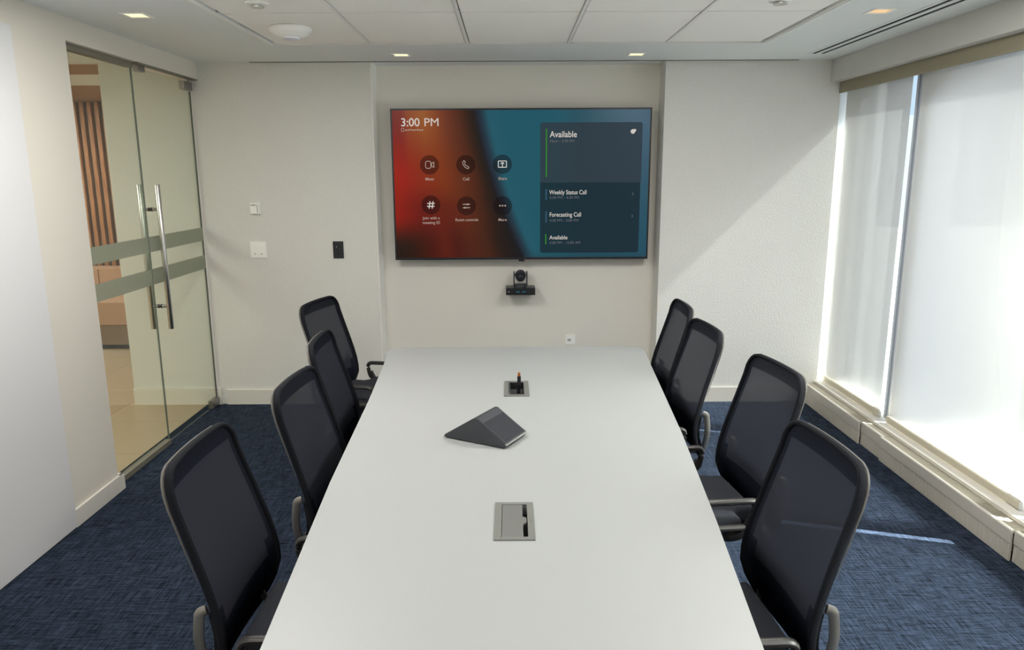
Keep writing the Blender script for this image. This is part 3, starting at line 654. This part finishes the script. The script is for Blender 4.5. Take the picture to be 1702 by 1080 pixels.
obj('plug', bbox(.004, .020, .012, .027, .014, .054, .003), 'black_plastic', k1); obj('plug_tip', bbox(.0065, .0175, .015, .024, .054, .070, .001), 'gold', k1)
g = thing('power_box', 'closed grey table power box with two dark cable slots, nearest the viewer', 'power box', (*G2, TZ))
f = new_bm(); a, b_, i1, j1 = .0545, .112, .043, .097
for q in ((-a, a, -b_, -j1), (-a, a, j1, b_), (-a, -i1+.008, -j1, j1), (i1-.006, a, -j1, j1)): box(f, q[0], q[1], q[2], q[3], 0, .004)
obj('frame', f, 'grom', g)
c_ = new_bm(); prism(c_, [(-.0335, -.096), (.024, -.096), (.024, -.022), (.034, -.015), (.034, .015), (.024, .022), (.024, .096), (-.0335, .096)], -.002, .003, 'z'); obj('cover', c_, 'grom_cover', g)
wl = new_bm(); box(wl, -.044, .044, -.099, .099, -.06, -.055); box(wl, -.044, -.042, -.099, .099, -.055, 0); box(wl, .042, .044, -.099, .099, -.055, 0); obj('well', wl, 'dark_slot', g)
obj('release_mark', bbox(.042, .049, -.003, .003, .004, .0045), 'grille', g)

# touch console (wedge)
a0 = math.atan2(-.124, .226)
tp = thing('touch_console', 'dark grey wedge-shaped touch console lying on the white table', 'console', (-.244, 2.562, TZ), a0)
Ld, Wd = .258, .156
b = new_bm(); prism(b, [(0, .006), (.012, .004), (Ld-.004, .004), (Ld+.001, .012), (Ld-.003, .020), (.140, .0935), (.128, .0935), (.004, .014)], 0, Wd, 'y'); bevel(b, .0025, 2); obj('body', b, 'dev', tp)
sl_ = math.atan2(-.0735, .117)
b = new_bm(); prism(b, [(.006, .004), (.147, .004), (.147, Wd-.004), (.006, Wd-.004)], 0, .005, 'z'); bevel(b, .002, 2)
sc_ = obj('touch_panel', b, 'dev_top', tp); sc_.location = (.1335, 0, .0935); sc_.rotation_euler = (0, -sl_, 0)
b = bbox(.034, .142, .009, Wd-.009, .005, .0056); obj('glass_face', b, 'dev_screen', sc_)
obj('front_edge', bbox(Ld-.007, Ld+.004, .002, Wd-.002, .013, .019, .002), 'grey_plastic', tp)
for x in (.03, .215): obj('rubber_foot', bbox(x, x+.025, .012, Wd-.012, 0, .0045), 'dark_slot', tp)

# ================================================================== CHAIRS
PZ = [.38, .42, .46, .50, .54, .59, .64, .69, .74, .79, .84, .88, .915, .935, .95, .96, .966]
def prof(z):     # how far the back leans away from its lumbar line
    return ramp([(.36, (.055, 0, 0)), (.40, (.036, 0, 0)), (.44, (.016, 0, 0)), (.48, (.003, 0, 0)), (.52, (0, 0, 0)), (.57, (.006, 0, 0)), (.64, (.022, 0, 0)), (.72, (.045, 0, 0)), (.80, (.070, 0, 0)), (.88, (.094, 0, 0)), (.97, (.112, 0, 0))], z)[0]
def half(z):
    wv = ramp([(.37, (.16, 0, 0)), (.43, (.205, 0, 0)), (.50, (.226, 0, 0)), (.60, (.226, 0, 0)), (.80, (.216, 0, 0)), (.97, (.207, 0, 0))], z)[0]
    zt, r = .966, .058
    if z > zt-r: wv = wv-r+math.sqrt(max(0, r*r-(z-(zt-r))**2))
    return wv
YL = -.205
def bp(s, z, off=0):   # point on the back: s -1..1 across
    hw = half(z); x = s*hw
    return Vector((x, YL-prof(z)-.018*(1-(x/.23)**2)-off, z + (.004*(1-(x/.2)**2) if z > .9 else 0)*max(0, (z-.9)/.066)))
def make_chair():
    ch = thing('office_chair', 'x', 'chair', group='black mesh chairs around the conference table')
    # backrest frame outline
    pts = [bp(-1, z) for z in PZ] + [bp(s, .966) for s in (-.7, -.4, 0, .4, .7)] + [bp(1, z) for z in PZ[::-1]] + [bp(s, .38) for s in (.6, .2, -.2, -.6)]
    b = new_bm(); tube(b, pts, .0085, 8, True, 1.4, (0, 1, .25)); back = obj('backrest', b, 'frame_black', ch, True)
    b = new_bm(); tube(b, [p+Vector((0, -.016, -.004)) for p in pts[7:-11]], [.0052*min(1, .15+min(k, len(pts[7:-11])-1-k)/6) for k in range(len(pts[7:-11]))], 6, False, 1.0, (0, 1, .25)); obj('rear_rim', b, 'rim_grey', back, True)
    n = 16; b = new_bm(); rows_ = [[b.verts.new(bp(-1+2*k/n, z)) for k in range(n+1)] for z in PZ]
    for r0, r1 in zip(rows_, rows_[1:]):
        for k in range(n): b.faces.new((r0[k], r0[k+1], r1[k+1], r1[k]))
    mp = obj('mesh_panel', b, 'chair_mesh', back, True)
    mp.data.materials.append(M['mesh_border']); mp.data.materials.append(M['mesh_low'])
    for f_ in mp.data.polygons:
        c0 = f_.center; u_ = abs(c0.x)/half(min(c0.z, .9))
        f_.material_index = 1 if (u_ > .84 or c0.z > .925) else (2 if c0.z < .53+.05*u_ else 0)
    # lumbar pad behind the mesh, lower part
    zz = [.40, .44, .48, .52, .55, .58]
    b = new_bm(); fr = []; bk = []
    for j, z in enumerate(zz):
        wv = .9-.0*j; fr.append([b.verts.new(bp(-wv+2*wv*k/8, z - (.0 if j < 5 else .02*abs(k-4)/4), .008)) for k in range(9)]); bk.append([b.verts.new(bp(-wv+2*wv*k/8, z, .03)) for k in range(9)])
    for R_ in (fr, bk):
        for r0, r1 in zip(R_, R_[1:]):
            for k in range(8): b.faces.new((r0[k], r0[k+1], r1[k+1], r1[k]))
    for k in range(8): b.faces.new((fr[0][k], fr[0][k+1], bk[0][k+1], bk[0][k])); b.faces.new((fr[-1][k], fr[-1][k+1], bk[-1][k+1], bk[-1][k]))
    for j in range(len(zz)-1):
        for k in (0, 8): b.faces.new((fr[j][k], fr[j+1][k], bk[j+1][k], bk[j][k]))
    obj('lumbar_pad', b, 'pad', back, True)
    # aluminium bracket: two ears looping behind the back down to the mechanism
    for s in (-1, 1):
        b = new_bm(); q = [(s*.212, -.246, .60), (s*.216, -.264, .595), (s*.215, -.275, .51), (s*.195, -.262, .41), (s*.12, -.19, .385), (s*.05, -.05, .38)]
        tube(b, fillet(q, .035, 6), .014, 10, False, .55, (1, 0, 0)); obj('back_bracket', b, 'bracket', ch, True)
    b = new_bm(); tube(b, fillet([(-.195, -.262, .40), (-.08, -.285, .40), (.08, -.285, .40), (.195, -.262, .40)], .05, 4), .013, 8, False, .7, (0, 1, 1)); obj('back_crossbar', b, 'arm_metal', ch, True)
    # seat
    b = new_bm(); box(b, -.24, .24, -.195, .265, .405, .47); bmesh.ops.bevel(b, geom=[e_ for e_ in b.edges if abs(e_.verts[0].co.z-e_.verts[1].co.z) > .03], offset=.09, segments=5, affect='EDGES'); bevel(b, .022, 3)
    for v in b.verts:
        if v.co.y > .15: v.co.z -= (v.co.y-.15)*.22
    seat = obj('seat', b, 'seat_cloth', ch, True)
    obj('seat_pan', bbox(-.2, .2, -.18, .2, .388, .405, .006), 'black_plastic', ch); obj('tilt_mechanism', bbox(-.075, .075, -.11, .10, .335, .388, .012), 'black_plastic', ch)
    # arms: closed loop of bar and a post to the seat
    for s in (-1, 1):
        x = s*.26
        b = new_bm(); loop = fillet([(x, -.135, .445), (x, -.155, .545), (x, .115, .55), (x, .10, .45)], .035, 5, True); tube(b, loop, .014, 10, True, .85, (0, 0, 1)); arm = obj('armrest', b, 'arm_metal', ch, True)
        b = new_bm(); tube(b, fillet([(x, -.137, .49), (x, -.10, .42), (x-s*.02, -.05, .397), (x-s*.09, -.02, .395)], .05, 4), .018, 8, False, .8, (1, 0, 0)); obj('arm_post', b, 'arm_metal', arm, True)
    # column and star base
    b = new_bm(); lathe(b, [(.028, .09), (.028, .22), (.02, .221), (.02, .336)], 18); obj('gas_column', b, 'black_plastic', ch, True)
    for k in range(5):
        a = math.radians(90+72*k); d = Vector((math.cos(a), math.sin(a), 0))
        b = new_bm(); tube(b, [d*.02+Vector((0, 0, .095)), d*.15+Vector((0, 0, .088)), d*.285+Vector((0, 0, .068))], [.026, .021, .015], 8, False, .75, (0, 0, 1)); lg = obj('leg', b, 'black_plastic', ch, True)
        p = d*.28; side = Vector((-d.y, d.x, 0)); b = new_bm()
        for s in (-1, 1):
            m0 = Matrix.Translation(p+side*(s*.015)+Vector((0, 0, .027))) @ side.to_track_quat('Z', 'Y').to_matrix().to_4x4()
            bmesh.ops.create_cone(b, cap_ends=True, segments=18, radius1=.027, radius2=.027, depth=.02, matrix=m0)
        bmesh.ops.create_cone(b, cap_ends=True, segments=10, radius1=.008, radius2=.008, depth=.05, matrix=Matrix.Translation(p+Vector((0, 0, .046))))
        obj('caster', b, 'black_plastic', lg, True)
    return ch
proto = make_chair()
TOPY = -.205-.11          # local y of the upper corners
spots = [  # side, x, y of the middle of the top edge, turn, label
 ('R', .855, 1.90, -4, 'black mesh chair on the window side, nearest the viewer'),
 ('R', 1.01, 2.71, -7.5, 'black mesh chair on the window side, second from the viewer'),
 ('R', .935, 3.45, -5, 'black mesh chair on the window side, third from the viewer'),
 ('R', .955, 4.03, 0, 'black mesh chair on the window side, farthest and nearest the screen'),
 ('L', -.848, 1.91, 0, 'black mesh chair on the glass door side, nearest the viewer'),
 ('L', -.769, 2.56, 3.5, 'black mesh chair on the glass door side, second from the viewer'),
 ('L', -.847, 3.235, -2, 'black mesh chair on the glass door side, third from the viewer and half hidden'),
 ('L', -1.10, 4.195, 13.6, 'black mesh chair on the glass door side, farthest and turned toward the screen'),
]
for i, (side, x, y, th_, lb) in enumerate(spots):
    o = proto if i == 0 else copy_tree(proto)
    s = 1 if side == 'R' else -1; th_ = math.radians(th_)
    n = Vector((s*math.cos(th_), -s*math.sin(th_)))       # outward from the table
    fwd = -n; o.location = (x+fwd.x*(-TOPY), y+fwd.y*(-TOPY), 0)
    o.rotation_euler = (0, 0, math.atan2(fwd.y, fwd.x)-math.pi/2); o['label'] = lb
